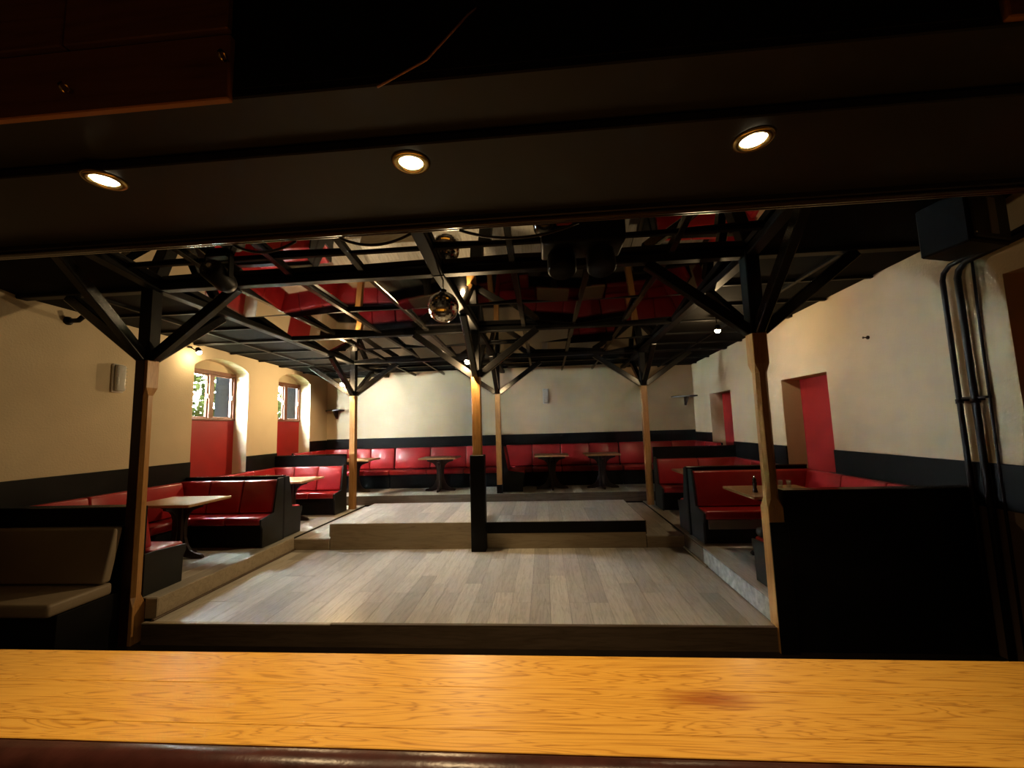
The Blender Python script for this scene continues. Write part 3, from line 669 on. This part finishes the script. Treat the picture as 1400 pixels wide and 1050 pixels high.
# ------------------------------------------------------------------ stage effects under the ceiling
db = empty('disco_ball', (-.98, 4.02, 3.01)); tag(db, 'small mirror ball hanging from the lattice before the post', 'disco ball')
R = .158
bm = bmesh.new(); bmesh.ops.create_uvsphere(bm, u_segments=44, v_segments=24, radius=R)
bmesh.ops.inset_individual(bm, faces=[f for f in bm.faces if len(f.verts) == 4], thickness=.0012, depth=-.0)
link('mirror_globe', fin(bm), M['ball'], db)
lathe('motor_cap', [(0, 0), (.035, 0), (.035, .03), (.012, .04), (0, .04)], M['black'], db, (0, 0, R-.008), n=16)
tube('hanging_rod', [(0, 0, R+.02), (0, 0, .34)], .008, M['steel'], db)
ef = empty('effect_light', (.33, 3.2, zceil(3.2)-.025)); tag(ef, 'bulky black disco effect light with red lens hanging above the dance floor', 'stage light')
box('housing', -.30, .34, -.20, .14, -.30, -.02, M['black'], ef, .02, 2); box('mounting_plate', -.42, .40, -.10, .06, -.02, .03, M['black'], ef, .005)
lathe('lens_barrel', [(.0, .0), (.075, .0), (.085, .02), (.09, .10), (.07, .16), (0, .16)], M['blackgloss'], ef, (-.27, -.16, -.17), (radians(80), 0, 0), 22)
lathe('lens_glass', [(0, .165), (.04, .162), (.066, .152)], M['glass'], ef, (-.27, -.16, -.17), (radians(80), 0, 0), 22)
box('red_window', -.21+.03, -.09+.03, -.216, -.198, -.17, -.08, M['redlens'], ef, .008, 2)
for sx in (-.14, .17): 
    lathe('lamp_can', [(0, 0), (.10, 0), (.115, -.03), (.115, -.16), (.10, -.18), (0, -.17)], M['black'], ef, (sx, .02, -.30), (radians(-18), 0, 0), 22)
lathe('knob', [(0, 0), (.016, 0), (.012, .02), (0, .022)], M['brass'], ef, (.16, -.2, -.05), (H, 0, 0), 12)
box('indicator', -.14, -.08, -.14, -.10, .0, .03, M['redlens'], ef, .008, 2)
e2 = empty('scanner_light', (-2.95, 3.45, zceil(3.45)+.005)); tag(e2, 'dark barrel shaped scanner light near the post by the beige bench', 'stage light')
box('yoke_plate', -.10, .10, -.05, .05, -.03, 0, M['black'], e2, .004); box('yoke_arm', -.125, -.11, -.03, .03, -.22, 0, M['black'], e2, .003); box('yoke_arm', .11, .125, -.03, .03, -.22, 0, M['black'], e2, .003)
lathe('barrel', [(0, -.16), (.07, -.16), (.095, -.10), (.10, .10), (.08, .13), (0, .13)], M['black'], e2, (0, 0, -.2), (radians(70), 0, 0), 22)
lathe('lens_glass', [(0, .135), (.05, .133), (.078, .126)], M['glass'], e2, (0, 0, -.2), (radians(70), 0, 0), 18)
lathe('front_knob', [(0, 0), (.022, 0), (.018, .018), (0, .02)], M['steel'], e2, (.02, -.13, -.15), (H, 0, 0), 12)
# cables sagging behind the canopy trim
for k, (p0, p1, dr, lb) in enumerate((((320, 322), (405, 316), .05, 'black cable sagging near the scanner light'), ((465, 310), (562, 302), .05, 'black cable sagging between the scanner light and the mirror ball'), ((628, 298), (790, 288), .06, 'black cable sagging towards the disco effect light'))):
    a, b = onY(*p0, 1.60), onY(*p1, 1.60); a.z = b.z = zk-.028
    tag(tube('sagging_cable', sag(a, b, dr*.8, 14), .006, M['pipe'], None, 6), lb, 'cable', 'cables sagging behind the bar canopy')
